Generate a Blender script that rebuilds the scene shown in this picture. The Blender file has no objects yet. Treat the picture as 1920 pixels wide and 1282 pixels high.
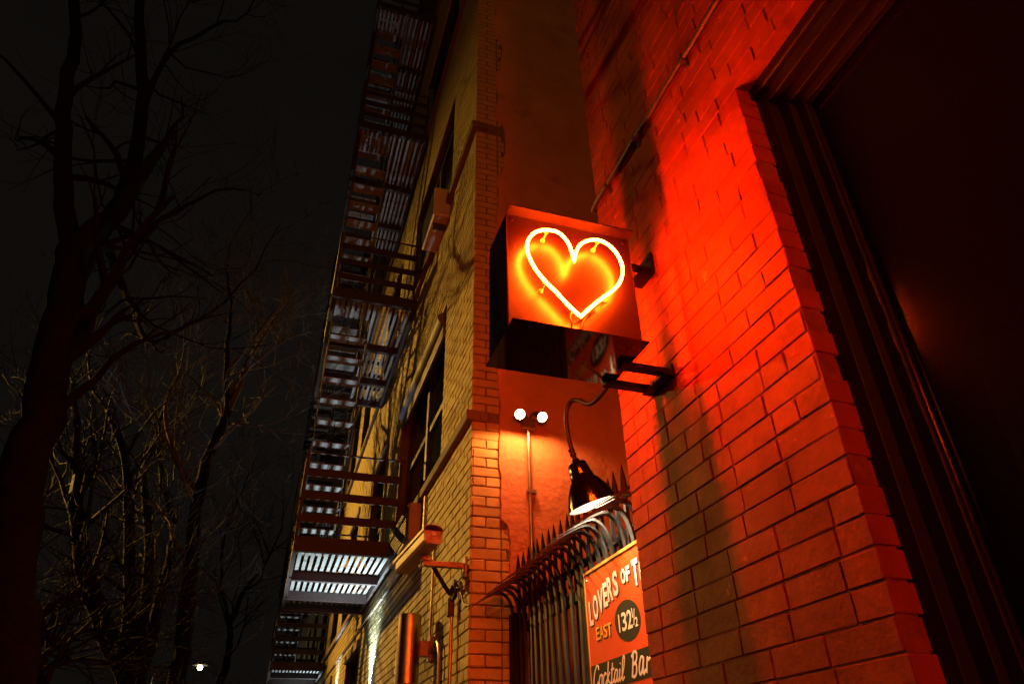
import bpy, bmesh, math, random
import numpy as np
from mathutils import Vector, Matrix

# ---------------------------------------------------------------- camera, world, exposure
H = 1.6                                    # eye height above the pavement; all builder z are relative to the eye
sc = bpy.context.scene
col = sc.collection
F_PX, PITCH, YAW, ROLL = 1283.19, math.radians(32.975), math.radians(18.715), math.radians(-1.242)
fw = Vector((math.sin(YAW)*math.cos(PITCH), math.cos(YAW)*math.cos(PITCH), math.sin(PITCH)))
rt = Vector((math.cos(YAW), -math.sin(YAW), 0)); up = rt.cross(fw)
cr, sr = math.cos(ROLL), math.sin(ROLL)
rt2, up2 = cr*rt + sr*up, -sr*rt + cr*up
cam = bpy.data.cameras.new('camera'); camo = bpy.data.objects.new('camera', cam); col.objects.link(camo)
cam.sensor_fit = 'HORIZONTAL'; cam.sensor_width = 36; cam.lens = F_PX/1920*36
cam.clip_start = 0.05; cam.clip_end = 3000
camo.matrix_world = Matrix((
    (rt2.x, up2.x, -fw.x, 0), (rt2.y, up2.y, -fw.y, 0), (rt2.z, up2.z, -fw.z, H), (0, 0, 0, 1)))
sc.camera = camo

w = bpy.data.worlds.new('World'); sc.world = w; w.use_nodes = True
wn, wl = w.node_tree.nodes, w.node_tree.links
bg = wn['Background']
sky = wn.new('ShaderNodeTexSky'); sky.sky_type = 'NISHITA'; sky.sun_disc = False
sky.sun_elevation = math.radians(-6); sky.sun_rotation = math.radians(200); sky.dust_density = 3.0
mixs = wn.new('ShaderNodeMix'); mixs.data_type = 'RGBA'; mixs.inputs[0].default_value = 0.92
mixs.inputs[7].default_value = (0.040, 0.032, 0.026, 1)          # city glow in the night haze
wl.new(sky.outputs[0], mixs.inputs[6])
wtc = wn.new('ShaderNodeTexCoord'); wno = wn.new('ShaderNodeTexNoise'); wno.inputs['Scale'].default_value = 1.6; wno.inputs['Detail'].default_value = 5
wl.new(wtc.outputs['Generated'], wno.inputs['Vector'])
wmr = wn.new('ShaderNodeMapRange'); wmr.inputs[1].default_value = 0.3; wmr.inputs[2].default_value = 0.7; wmr.inputs[3].default_value = 0.75; wmr.inputs[4].default_value = 1.3
wl.new(wno.outputs[0], wmr.inputs[0])
wmx = wn.new('ShaderNodeMix'); wmx.data_type = 'RGBA'; wmx.blend_type = 'MULTIPLY'; wmx.inputs[0].default_value = 1
wl.new(mixs.outputs[2], wmx.inputs[6]); wl.new(wmr.outputs[0], wmx.inputs[7]); wl.new(wmx.outputs[2], bg.inputs[0])
bg.inputs[1].default_value = 0.12

vs = sc.view_settings
vs.view_transform = 'Standard'; vs.look = 'None'; vs.exposure = 0; vs.gamma = 1; vs.use_curve_mapping = False
sc.cycles.use_denoising = True
sc.cycles.max_bounces = 7; sc.cycles.diffuse_bounces = 3; sc.cycles.glossy_bounces = 4
sc.cycles.sample_clamp_indirect = 6.0
sc.cycles.caustics_reflective = False; sc.cycles.caustics_refractive = False

AMBER = (1.0, 0.50, 0.08)
COOL = (0.74, 0.92, 1.0)
NEON = (1.0, 0.052, 0.0016)

rnd = random.Random(7)

def ray(px, py):
    a, b = (px-960)/F_PX, -(py-641)/F_PX
    return rt2*a + up2*b + fw
def at(px, py, ax, v):
    d = ray(px, py); return d*(v/d['xyz'.index(ax)])

# ---------------------------------------------------------------- materials
MATS = {}
def pm(name, c1, c2=None, scale=8.0, rough=0.7, bump=0.0, bscale=40.0, metal=0.0, rnd_amt=0.0, spec=0.5, coat=0.0, stain=None, rvar=0.0, detail=6):
    m = bpy.data.materials.new(name); m.use_nodes = True
    n, l = m.node_tree.nodes, m.node_tree.links
    p = n['Principled BSDF']
    p.inputs['Roughness'].default_value = rough; p.inputs['Metallic'].default_value = metal
    p.inputs['Specular IOR Level'].default_value = spec; p.inputs['Coat Weight'].default_value = coat
    c2 = c2 or tuple(x*0.7 for x in c1)
    tc = n.new('ShaderNodeTexCoord'); geo = n.new('ShaderNodeNewGeometry')
    no = n.new('ShaderNodeTexNoise'); no.inputs['Scale'].default_value = scale; no.inputs['Detail'].default_value = detail
    no.inputs['Roughness'].default_value = 0.65
    l.new(geo.outputs['Position'], no.inputs['Vector'])
    rp = n.new('ShaderNodeValToRGB'); rp.color_ramp.elements[0].position = 0.32; rp.color_ramp.elements[1].position = 0.68
    rp.color_ramp.elements[0].color = (*c1, 1); rp.color_ramp.elements[1].color = (*c2, 1)
    l.new(no.outputs['Fac'], rp.inputs[0]); out = rp.outputs[0]
    if rnd_amt:
        oi = n.new('ShaderNodeObjectInfo')
        mr = n.new('ShaderNodeMapRange'); mr.inputs[3].default_value = 1-rnd_amt; mr.inputs[4].default_value = 1+rnd_amt
        l.new(oi.outputs['Random'], mr.inputs[0])
        mx = n.new('ShaderNodeMix'); mx.data_type = 'RGBA'; mx.blend_type = 'MULTIPLY'; mx.inputs[0].default_value = 1
        l.new(out, mx.inputs[6]); l.new(mr.outputs[0], mx.inputs[7]); out = mx.outputs[2]
    if stain:                                 # worn or stained spots with a shape of their own
        sn = n.new('ShaderNodeTexNoise'); sn.inputs['Scale'].default_value = stain[1]; sn.inputs['Detail'].default_value = 8
        sn.inputs['Roughness'].default_value = 0.7
        l.new(geo.outputs['Position'], sn.inputs['Vector'])
        sr_ = n.new('ShaderNodeValToRGB'); sr_.color_ramp.elements[0].position = stain[2]; sr_.color_ramp.elements[1].position = stain[2]+stain[3]
        l.new(sn.outputs['Fac'], sr_.inputs[0])
        sx = n.new('ShaderNodeMix'); sx.data_type = 'RGBA'; l.new(sr_.outputs[0], sx.inputs[0])
        l.new(out, sx.inputs[6]); sx.inputs[7].default_value = (*stain[0], 1); out = sx.outputs[2]
    l.new(out, p.inputs['Base Color'])
    if rvar:
        rr = n.new('ShaderNodeMapRange'); rr.inputs[3].default_value = max(0, rough-rvar); rr.inputs[4].default_value = rough+rvar
        l.new(no.outputs['Fac'], rr.inputs[0]); l.new(rr.outputs[0], p.inputs['Roughness'])
    if bump:
        bn = n.new('ShaderNodeTexNoise'); bn.inputs['Scale'].default_value = bscale; bn.inputs['Detail'].default_value = 7
        bn.inputs['Roughness'].default_value = 0.62
        l.new(geo.outputs['Position'], bn.inputs['Vector'])
        bp = n.new('ShaderNodeBump'); bp.inputs['Strength'].default_value = 1.0; bp.inputs['Distance'].default_value = bump
        l.new(bn.outputs['Fac'], bp.inputs['Height']); l.new(bp.outputs[0], p.inputs['Normal'])
    MATS[name] = m; return m
def em(name, color, strength):
    m = bpy.data.materials.new(name); m.use_nodes = True
    n, l = m.node_tree.nodes, m.node_tree.links
    n.remove(n['Principled BSDF'])
    e = n.new('ShaderNodeEmission'); e.inputs[0].default_value = (*color, 1); e.inputs[1].default_value = strength
    l.new(e.outputs[0], n['Material Output'].inputs[0]); return m

M = {}
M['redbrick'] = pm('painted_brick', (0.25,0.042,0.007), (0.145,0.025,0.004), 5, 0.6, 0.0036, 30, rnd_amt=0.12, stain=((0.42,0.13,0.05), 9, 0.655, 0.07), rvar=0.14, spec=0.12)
M['redmortar'] = pm('painted_mortar', (0.22,0.055,0.018), (0.13,0.034,0.012), 20, 0.9, 0.003, 60, spec=0.1)
M['buff'] = pm('buff_brick', (0.42,0.35,0.15), (0.33,0.265,0.10), 7, 0.75, 0.0018, 60, rnd_amt=0.15, stain=((0.2,0.15,0.08), 3.0, 0.66, 0.12))
M['buffmortar'] = pm('grey_mortar', (0.15,0.115,0.07), (0.10,0.075,0.045), 25, 0.95, 0.003, 60)
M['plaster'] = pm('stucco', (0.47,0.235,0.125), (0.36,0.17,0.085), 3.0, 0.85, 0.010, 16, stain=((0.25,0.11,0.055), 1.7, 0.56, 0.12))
M['stone'] = pm('brown_stone', (0.16,0.11,0.085), (0.10,0.07,0.055), 6, 0.8, 0.003, 50)
M['black'] = pm('black_paint', (0.012,0.010,0.010), (0.006,0.005,0.005), 6, 0.38, 0.0006, 60, rvar=0.08)
M['blackframe'] = pm('worn_black_joinery', (0.012,0.009,0.009), (0.006,0.005,0.005), 5, 0.5, 0.0008, 40, rvar=0.08, stain=((0.30,0.30,0.26), 9, 0.74, 0.02), spec=0.25)
M['bead'] = pm('glossy_black_bead', (0.012,0.006,0.006), None, 6, 0.22)
M['shade'] = pm('black_enamel', (0.002,0.0014,0.0014), None, 6, 0.13, spec=0.32)
M['reflector'] = pm('white_reflector', (0.42,0.40,0.37), None, 6, 0.4)
M['gloss'] = pm('gloss_black_sheet', (0.030,0.008,0.008), (0.024,0.006,0.006), 4, 0.055, 0.00008, 10)
M['panel'] = pm('painted_sign_back', (0.007,0.0016,0.0012), (0.005,0.0012,0.001), 5, 0.37, 0.0002, 20, rvar=0.03)
M['iron'] = pm('black_wrought_iron', (0.010,0.006,0.006), (0.006,0.004,0.004), 18, 0.5, 0.0012, 70, rvar=0.1, spec=0.12)
M['spear'] = pm('dusty_black_iron', (0.030,0.025,0.022), (0.012,0.010,0.009), 14, 0.5, 0.0015, 60, spec=0.25)
M['fire'] = pm('rusty_red_steel', (0.034,0.020,0.019), (0.022,0.014,0.013), 10, 0.6, 0.001, 60, stain=((0.16,0.075,0.04), 7, 0.6, 0.1))
M['slat'] = pm('grey_steel_grating', (0.30,0.30,0.29), (0.20,0.20,0.19), 12, 0.5, 0.001, 60, stain=((0.10,0.055,0.035), 6, 0.56, 0.10))
M['steel'] = pm('dull_galvanised_pipe', (0.42,0.36,0.30), (0.30,0.25,0.20), 14, 0.38, 0.0005, 60, metal=0.8)
M['copper'] = pm('brushed_copper', (0.52,0.40,0.29), (0.42,0.31,0.22), 20, 0.33, 0.0, metal=1.0)
M['camshell'] = pm('cream_camera_shell', (0.42,0.30,0.26), (0.33,0.23,0.19), 12, 0.5, 0.0004, 60)
M['rustpipe'] = pm('flaking_painted_pipe', (0.030,0.016,0.013), (0.018,0.010,0.009), 20, 0.5, 0.002, 90, stain=((0.50,0.42,0.32), 22, 0.62, 0.03))
M['acbox'] = pm('pale_metal_box', (0.45,0.40,0.36), (0.36,0.31,0.28), 9, 0.5, 0.0004, 40)
M['darkbox'] = pm('dark_vent_face', (0.05,0.04,0.036), (0.035,0.028,0.025), 20, 0.4, 0.0008, 80)
M['sash'] = pm('dark_window_sash', (0.055,0.045,0.045), (0.04,0.033,0.033), 9, 0.45, 0.0004, 40)
M['blue'] = pm('faded_blue_awning', (0.10,0.11,0.17), (0.08,0.085,0.13), 9, 0.6, 0.001, 60)
M['signred'] = pm('orange_red_sign_paint', (0.60,0.060,0.005), (0.52,0.046,0.004), 6, 0.5, 0.0006, 30, spec=0.15, stain=((0.30,0.035,0.006), 9, 0.62, 0.10))
M['signwhite'] = pm('cream_sign_paint', (0.80,0.74,0.60), (0.72,0.66,0.52), 14, 0.45)
M['signyellow'] = pm('yellow_sign_paint', (0.78,0.42,0.03), (0.70,0.36,0.02), 14, 0.45)
M['signblack'] = pm('black_sign_paint', (0.010,0.009,0.009), (0.007,0.006,0.006), 14, 0.5, spec=0.12)
M['signedge'] = pm('orange_frame_paint', (0.62,0.20,0.03), (0.52,0.15,0.02), 14, 0.4)
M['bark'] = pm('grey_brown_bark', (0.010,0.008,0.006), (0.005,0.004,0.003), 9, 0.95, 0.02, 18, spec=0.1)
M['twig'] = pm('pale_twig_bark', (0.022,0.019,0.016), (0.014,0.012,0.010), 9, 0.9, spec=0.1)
M['paletwig'] = pm('grey_twig_bark', (0.11,0.10,0.09), (0.07,0.062,0.055), 9, 0.9, spec=0.1)
M['road'] = pm('asphalt', (0.05,0.048,0.046), (0.035,0.034,0.033), 30, 0.85, 0.004, 120)
M['pave'] = pm('concrete_paving', (0.26,0.25,0.235), (0.20,0.19,0.18), 6, 0.85, 0.002, 60)
M['kerb'] = pm('kerb_stone', (0.32,0.31,0.29), None, 8, 0.8, 0.002, 60)
M['lampgrey'] = pm('grey_lamp_paint', (0.10,0.10,0.10), None, 8, 0.5)
M['ceramic'] = pm('glass_tube_support', (0.55,0.45,0.33), None, 30, 0.3)
M['wire'] = pm('rubber_cable', (0.014,0.009,0.008), None, 30, 0.55)
M['soil'] = pm('dark_soil', (0.05,0.038,0.026), None, 12, 0.95, 0.02, 20)
g = bpy.data.materials.new('dark_window_glass'); g.use_nodes = True
gp = g.node_tree.nodes['Principled BSDF']
gn = g.node_tree.nodes.new('ShaderNodeTexNoise'); gn.inputs['Scale'].default_value = 1.5
gr = g.node_tree.nodes.new('ShaderNodeMapRange'); gr.inputs[3].default_value = 0.03; gr.inputs[4].default_value = 0.14
g.node_tree.links.new(gn.outputs[0], gr.inputs[0]); g.node_tree.links.new(gr.outputs[0], gp.inputs['Roughness'])
gp.inputs['Base Color'].default_value = (0.004,0.004,0.005,1); gp.inputs['IOR'].default_value = 1.5
M['glass'] = g
M['neon'] = em('neon_glow', NEON, 1060.0)
M['bulb'] = em('flood_bulb_glow', (1.0,0.62,0.30), 120.0)
M['gbulb'] = em('shade_bulb_glow', (1.0,0.86,0.62), 60.0)
M['coolled'] = em('cool_led_glow', COOL, 40.0)
M['sodium'] = em('sodium_lens_glow', AMBER, 60.0)
M['farlens'] = em('street_lens_glow', (1.0,0.80,0.42), 60.0)

# ---------------------------------------------------------------- object helpers (z relative to the eye)
def tag(o, label=None, cat=None, group=None, kind=None):
    if label: o['label'] = label
    if cat: o['category'] = cat
    if group: o['group'] = group
    if kind: o['kind'] = kind
    return o
ROOT = {}
def thing(name, loc, label, cat, group=None, kind=None):
    o = bpy.data.objects.new(name, None); col.objects.link(o); o.empty_display_size = 0.1
    o.location = (loc[0], loc[1], loc[2]+H); ROOT[o.name] = Vector(loc)
    return tag(o, label, cat, group, kind)
def base(o):
    while o.parent: o = o.parent
    return ROOT[o.name]
class MB:
    """collects verts and faces in eye-relative world space; build() links one mesh object"""
    def __init__(s): s.v = []; s.f = []
    def add(s, vs_, fs):
        k = len(s.v); s.v += [tuple(v) for v in vs_]; s.f += [tuple(i+k for i in f) for f in fs]; return s
    def box(s, x0, x1, y0, y1, z0, z1):
        if x1 < x0: x0, x1 = x1, x0
        if y1 < y0: y0, y1 = y1, y0
        if z1 < z0: z0, z1 = z1, z0
        return s.add([(x0,y0,z0),(x1,y0,z0),(x1,y1,z0),(x0,y1,z0),(x0,y0,z1),(x1,y0,z1),(x1,y1,z1),(x0,y1,z1)],
                     [(0,3,2,1),(4,5,6,7),(0,1,5,4),(1,2,6,5),(2,3,7,6),(3,0,4,7)])
    def beam(s, a, b, w_, h_, upv=(0,0,1)):
        a, b = Vector(a), Vector(b); d = (b-a).normalized(); u = Vector(upv)
        sd = d.cross(u)
        if sd.length < 1e-4: sd = d.cross(Vector((1,0,0)))
        sd.normalize(); u = sd.cross(d)
        vv = []
        for p in (a, b):
            for i, j in ((-1,-1),(1,-1),(1,1),(-1,1)): vv.append(p + sd*(i*w_/2) + u*(j*h_/2))
        return s.add(vv, [(0,1,2,3),(7,6,5,4),(0,4,5,1),(1,5,6,2),(2,6,7,3),(3,7,4,0)])
    def tube(s, pts, rad, n=8, closed=False, cap=True, flat=None):
        pts = [Vector(p) for p in pts]; N = len(pts)
        if not hasattr(rad, '__len__'): rad = [rad]*N
        t0 = None; rings = []; nrm = None
        for i, p in enumerate(pts):
            if closed: t = pts[(i+1) % N] - pts[i-1]
            else: t = pts[min(i+1, N-1)] - pts[max(i-1, 0)]
            t = t.normalized() if t.length > 1e-9 else Vector((0,0,1))
            if nrm is None:
                nrm = t.cross(Vector((0,1,0.13)))
                if nrm.length < 1e-3: nrm = t.cross(Vector((1,0,0)))
            nrm = (nrm - t*nrm.dot(t)); nrm.normalize()
            bn = t.cross(nrm)
            ring = []
            for k in range(n):
                a = 2*math.pi*k/n
                q = nrm*(math.cos(a)*rad[i]) + bn*(math.sin(a)*rad[i])
                if flat: q = Vector((q.x*flat[0], q.y*flat[1], q.z*flat[2]))
                ring.append(p+q)
            rings.append(ring)
        k0 = len(s.v)
        for r in rings: s.v += [tuple(q) for q in r]
        m = N if closed else N-1
        for i in range(m):
            a, b = k0+i*n, k0+((i+1) % N)*n
            for k in range(n): s.f.append((a+k, a+(k+1) % n, b+(k+1) % n, b+k))
        if cap and not closed:
            s.f.append(tuple(k0+k for k in reversed(range(n)))); s.f.append(tuple(k0+(N-1)*n+k for k in range(n)))
        return s
    def lathe(s, prof, origin, axis, n=24):
        """prof = [(distance along axis, radius)]"""
        ax = Vector(axis).normalized(); o = Vector(origin)
        u = ax.cross(Vector((0,1,0.2))).normalized(); v_ = ax.cross(u)
        k0 = len(s.v)
        for (d, r) in prof:
            for k in range(n):
                a = 2*math.pi*k/n
                s.v.append(tuple(o + ax*d + u*(r*math.cos(a)) + v_*(r*math.sin(a))))
        for i in range(len(prof)-1):
            for k in range(n):
                s.f.append((k0+i*n+k, k0+i*n+(k+1) % n, k0+(i+1)*n+(k+1) % n, k0+(i+1)*n+k))
        return s
    def mesh(s, name, b, smooth=False):
        me = bpy.data.meshes.new(name)
        me.from_pydata([(v[0]-b[0], v[1]-b[1], v[2]-b[2]) for v in s.v], [], s.f)
        if smooth: me.polygons.foreach_set('use_smooth', [True]*len(me.polygons))
        me.update(); return me
    def build(s, name, mat, parent=None, smooth=False, bevel=0.0, loc=None):
        b = base(parent) if parent else Vector(loc or (0,0,0))
        me = s.mesh(name, b, smooth); me.materials.append(M[mat])
        if bevel:
            bm = bmesh.new(); bm.from_mesh(me)
            bmesh.ops.bevel(bm, geom=list(bm.edges), offset=bevel, segments=1, affect='EDGES', clamp_overlap=True)
            bm.to_mesh(me); bm.free()
        if smooth:
            try: me.set_sharp_from_angle(angle=math.radians(42))
            except Exception: pass
        o = bpy.data.objects.new(name, me); col.objects.link(o)
        if parent: o.parent = parent
        else: o.location = (b[0], b[1], b[2]+H); ROOT[o.name] = b
        return o
def catmull(pts, n=6, closed=False):
    pts = [Vector(p) for p in pts]; N = len(pts); out = []
    rng = range(N) if closed else range(N-1)
    for i in rng:
        if closed: p0, p1, p2, p3 = pts[i-1], pts[i], pts[(i+1) % N], pts[(i+2) % N]
        else: p0, p1, p2, p3 = pts[max(i-1,0)], pts[i], pts[i+1], pts[min(i+2, N-1)]
        for k in range(n):
            t = k/n
            out.append(0.5*((2*p1) + (p2-p0)*t + (2*p0-5*p1+4*p2-p3)*t*t + (3*p1-p0-3*p2+p3)*t**3))
    if not closed: out.append(pts[-1])
    return out
def light(name, typ, loc, color, power, parent, rot_dir=None, size=0.05, angle=90, blend=0.3):
    ld = bpy.data.lights.new(name, typ); ld.color = color; ld.energy = power
    if typ in ('POINT', 'SPOT'): ld.shadow_soft_size = size
    if typ == 'SPOT': ld.spot_size = math.radians(angle); ld.spot_blend = blend
    o = bpy.data.objects.new(name, ld); col.objects.link(o)
    o.parent = parent; b = base(parent); o.location = (loc[0]-b[0], loc[1]-b[1], loc[2]-b[2])
    if rot_dir is not None: o.rotation_euler = Vector(rot_dir).to_track_quat('-Z', 'Y').to_euler()
    return o

XW, YJ, YF = 1.163, 1.113, 2.133            # red wall face, window jamb, far end of the red wall
XY, YE = 1.095, 4.133                       # buff facade face, its end wall facing the alley
CH = 0.0677; BL = 0.203; JT = 0.0072; JTS = {'red': 0.0046, 'buff': 0.0078}        # brick course, brick length, joint
ZL = 1.895                                  # underside of the window lintel
ZG = -H

# ---------------------------------------------------------------- bricks
def brick_mesh(name, L, D, hh, seed, bev=0.0042, jit=0.0022):
    r = random.Random(seed)
    bm = bmesh.new(); bmesh.ops.create_cube(bm, size=1)
    for v in bm.verts: v.co = Vector((v.co.x*D + D/2, v.co.y*L, v.co.z*hh))
    bmesh.ops.bevel(bm, geom=list(bm.edges), offset=bev, segments=1, affect='EDGES')
    for v in bm.verts: v.co += Vector((r.uniform(-jit,jit), r.uniform(-jit,jit), r.uniform(-jit,jit)))
    me = bpy.data.meshes.new(name); bm.to_mesh(me); bm.free(); return me
def spans(a, b, holes):
    out = [(a, b)]
    for h0, h1 in holes:
        nxt = []
        for s0, s1 in out:
            if h1 <= s0 or h0 >= s1: nxt.append((s0, s1)); continue
            if h0 > s0: nxt.append((s0, h0))
            if h1 < s1: nxt.append((h1, s1))
        out = nxt
    return out
def field(a, b, z0, z1, holes=(), origin=0.0, zorg=0.0, headers=6, loose=False):
    """running bond pieces (a0,a1,zc) of a wall from a to b; holes = (a0,a1,z0,z1)"""
    out = []
    r0, r1 = math.floor((z0-zorg)/CH), math.ceil((z1-zorg)/CH)
    for r in range(r0, r1):
        zb = zorg + r*CH; zc = zb + CH/2
        if zc < z0 or zc > z1: continue
        hs = [(h[0], h[1]) for h in holes if h[2] < zc < h[3]]
        step = BL/2 if headers and r % headers == 0 else BL
        off = (BL/2 if r % 2 else 0) if step == BL else BL/4
        for s0, s1 in spans(a, b, hs):
            k = math.floor((s0-origin-off)/step)
            p = origin + off + k*step
            while p < s1:
                st_ = step
                if loose: st_ = (BL/2 if rnd.random() < 0.14 else BL)*rnd.uniform(0.95, 1.05)
                q0, q1 = max(p, s0), min(p+st_, s1)
                if loose and s1-q1 < 0.06: q1 = s1
                if q1-q0 > 0.03: out.append((q0, q1, zc, r))
                elif out and q1-q0 > 0 and out[-1][3] == r and abs(out[-1][1]-q0) < 1e-6: out[-1] = (out[-1][0], q1, zc, r)
                p = p+st_ if not (loose and q1 == s1) else s1
    return out
BRK = {}
def brick_set(matname, D, key):
    if key not in BRK:
        L = []
        jt = JTS[key]
        for ln in (BL-jt, BL/2-jt):
            ms = [brick_mesh('brick', ln, D, CH-jt, 100+i+int(ln*1000), bev=0.0024 if key == 'red' else 0.004, jit=0.0015 if key == 'red' else 0.0022) for i in range(8)]
            for m_ in ms: m_.materials.append(M[matname])
            L.append(ms)
        BRK[key] = L
    return BRK[key]
def place_brick(parent, key, face, lo, hi, zc, axis, flip=False):
    """axis 'y': wall runs along y, face x=face looking to -x; axis 'x': runs along x, face y=face looking to -y"""
    sets = BRK[key]; L = hi-lo; jt = JTS[key]
    ms, ln = (sets[0], BL-jt) if L > 0.155 else (sets[1], BL/2-jt)
    o = bpy.data.objects.new('brick', rnd.choice(ms)); col.objects.link(o); o.parent = parent
    b = base(parent); j = rnd.uniform(-0.0009, 0.0009)
    sx = (L-jt)/ln
    if axis == 'y':
        o.location = (face+j-b[0], (lo+hi)/2-b[1], zc-b[2]); o.rotation_euler = (0, rnd.uniform(-.008,.008), rnd.uniform(-.0035,.0035))
    else:
        o.location = ((lo+hi)/2-b[0], face+j-b[1], zc-b[2]); o.rotation_euler = (0, 0, math.pi/2+rnd.uniform(-.008,.008))
    o.scale = (1, sx, 1)
    return o
def brick_mass(parent, name, mat, face, pieces, axis, D=0.09):
    mb = MB(); JT = JTS['red' if mat == 'redbrick' else 'buff']
    for lo, hi, zc, r in pieces:
        l0, l1 = lo+JT/2, hi-JT/2; z0, z1 = zc-(CH-JT)/2, zc+(CH-JT)/2
        f = face + rnd.uniform(-.0016,.0016); e = 0.0035; d = f+0.02
        if axis == 'y':
            vv = [(f,l0+e,z0+e),(f,l1-e,z0+e),(f,l1-e,z1-e),(f,l0+e,z1-e),(d,l0,z0),(d,l1,z0),(d,l1,z1),(d,l0,z1)]
            ff = [(0,3,2,1),(0,1,5,4),(1,2,6,5),(2,3,7,6),(3,0,4,7)]
        else:
            vv = [(l0+e,f,z0+e),(l1-e,f,z0+e),(l1-e,f,z1-e),(l0+e,f,z1-e),(l0,d,z0),(l1,d,z0),(l1,d,z1),(l0,d,z1)]
            ff = [(0,1,2,3),(0,4,5,1),(1,5,6,2),(2,6,7,3),(3,7,4,0)]
        mb.add(vv, ff)
    o = mb.build(name, mat, parent); o['kind'] = 'stuff'; return o
def wall_sheet(mb, face, a0, a1, z0, z1, holes, axis, depth, rdepth):
    """recessed backing with openings: cells of a grid plus the reveals of each opening"""
    A = sorted({a0, a1, *[h[0] for h in holes], *[h[1] for h in holes]}); Z = sorted({z0, z1, *[h[2] for h in holes], *[h[3] for h in holes]})
    A = [a for a in A if a0 <= a <= a1]; Z = [z for z in Z if z0 <= z <= z1]
    def P(d, a, z): return (face+d, a, z) if axis == 'y' else (a, face+d, z)
    for i in range(len(A)-1):
        for j in range(len(Z)-1):
            ca, cz = (A[i]+A[i+1])/2, (Z[j]+Z[j+1])/2
            if any(h[0] < ca < h[1] and h[2] < cz < h[3] for h in holes): continue
            for d in (0, depth):
                mb.add([P(d,A[i],Z[j]),P(d,A[i+1],Z[j]),P(d,A[i+1],Z[j+1]),P(d,A[i],Z[j+1])], [(0,1,2,3) if (d == 0) == (axis == 'x') else (3,2,1,0)])
    for h in holes:
        c = [(h[0],h[2]),(h[1],h[2]),(h[1],h[3]),(h[0],h[3])]
        for k in range(4):
            p, q = c[k], c[(k+1) % 4]
            mb.add([P(0,*p),P(0,*q),P(rdepth,*q),P(rdepth,*p)], [(0,1,2,3)])

# ================================================================ ground
mb = MB(); mb.add([(-400,-400,ZG-0.14),(400,-400,ZG-0.14),(400,600,ZG-0.14),(-400,600,ZG-0.14)], [(0,1,2,3)])
tag(mb.build('ground', 'soil'), kind='structure')
mb = MB(); mb.add([(-10.6,-80,ZG-0.136),(-2.72,-80,ZG-0.136),(-2.72,260,ZG-0.136),(-10.6,260,ZG-0.136)], [(0,1,2,3)])
tag(mb.build('road', 'road'), kind='structure')
mb = MB().box(-2.6,4.5,-60,260,ZG-0.3,ZG); tag(mb.build('pavement', 'pave'), kind='structure')
mb = MB().box(-2.75,-2.603,-60,260,ZG-0.3,ZG-0.006); tag(mb.build('kerb', 'kerb'), kind='structure')
mb = MB().box(-14,-10.6,-60,260,ZG-0.3,ZG); tag(mb.build('pavement', 'pave'), kind='structure')

# ================================================================ red painted brick building with the shop window
rb = thing('brick_building', (XW, 0, ZG), 'painted brick building lit red, with a wide black-framed window beside its pier', 'building')
WZ0 = -0.75                                  # bottom of the shop window
WY0 = -2.6
D = 0.0034
mb = MB(); wall_sheet(mb, XW+D, -5.0, YF-0.005, ZG, 8.0, [(WY0+0.005, YJ+0.0055, WZ0, ZL)], 'y', 0.25, 0.055)
mb.add([(XW+D,YF-0.005,ZG),(5,YF-0.005,ZG),(5,YF-0.005,8),(XW+D,YF-0.005,8)], [(0,1,2,3)])
mb.add([(XW+D,-5,8),(5,-5,8),(5,YF-0.005,8),(XW+D,YF-0.005,8)], [(0,1,2,3)])
mb.build('wall', 'redmortar', rb)
brick_set('redbrick', 0.10, 'red')
HOLE = [(WY0, YJ, WZ0, ZL)]
zorg = ZL - 40*CH
nbr = 0; rest = []
for lo, hi, zc, r in field(-5.0, YF, ZG, 8.0, HOLE, origin=YF-5*BL-0.002, zorg=zorg, headers=0, loose=True):
    inview = (zc > 0.02 and zc < ZL and lo > 0.9) or (zc > ZL and zc < 3.95 and lo > 0.72 - 0.0*(zc) and hi > 0.55)
    if inview and zc > ZL:                   # only the part of the upper wall that the frame holds
        inview = lo > 0.62 + (zc-ZL)*0.36
    if inview and nbr < 300:
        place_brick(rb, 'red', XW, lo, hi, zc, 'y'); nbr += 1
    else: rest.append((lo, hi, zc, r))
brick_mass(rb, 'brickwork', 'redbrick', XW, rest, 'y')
# bricks of the hidden alley side (seen a step to the left)
mbs = []
# lintel board and stepped joinery of the window
wnd = MB().box(XW+0.052, XW+0.10, WY0, YJ+0.02, ZL-0.045, ZL+0.02).build('window', 'blackframe', rb, bevel=0.004)
def step_frame(x0, x1, ytop, z_top, wid, name='frame'):
    m_ = MB()
    m_.box(x0, x1, ytop-wid, ytop, WZ0, z_top)                       # stile
    m_.box(x0, x1, WY0, ytop-wid-0.0005, z_top-wid, z_top)           # head
    return m_.build(name, 'blackframe', wnd, bevel=0.0015)
step_frame(XW+0.070, XW+0.130, YJ+0.012, ZL-0.046, 0.052)
step_frame(XW+0.108, XW+0.150, YJ-0.0395, ZL-0.097, 0.040)
step_frame(XW+0.132, XW+0.175, YJ-0.079, ZL-0.136, 0.034)
m_ = MB(); m_.tube([(XW+0.146, YJ-0.114, WZ0), (XW+0.146, YJ-0.114, ZL-0.172)], 0.006, 8); m_.tube([(XW+0.146, YJ-0.118, ZL-0.172), (XW+0.146, WY0, ZL-0.172)], 0.006, 8)
m_.build('glazing_bead', 'bead', wnd, smooth=True)
MB().box(XW+0.160, XW+0.168, WY0, YJ-0.10, WZ0, ZL-0.16).build('pane', 'glass', wnd)
MB().box(XW+0.0, XW+0.17, WY0, YJ-0.003, WZ0-0.06, WZ0+0.0).build('sill', 'stone', wnd)
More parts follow.
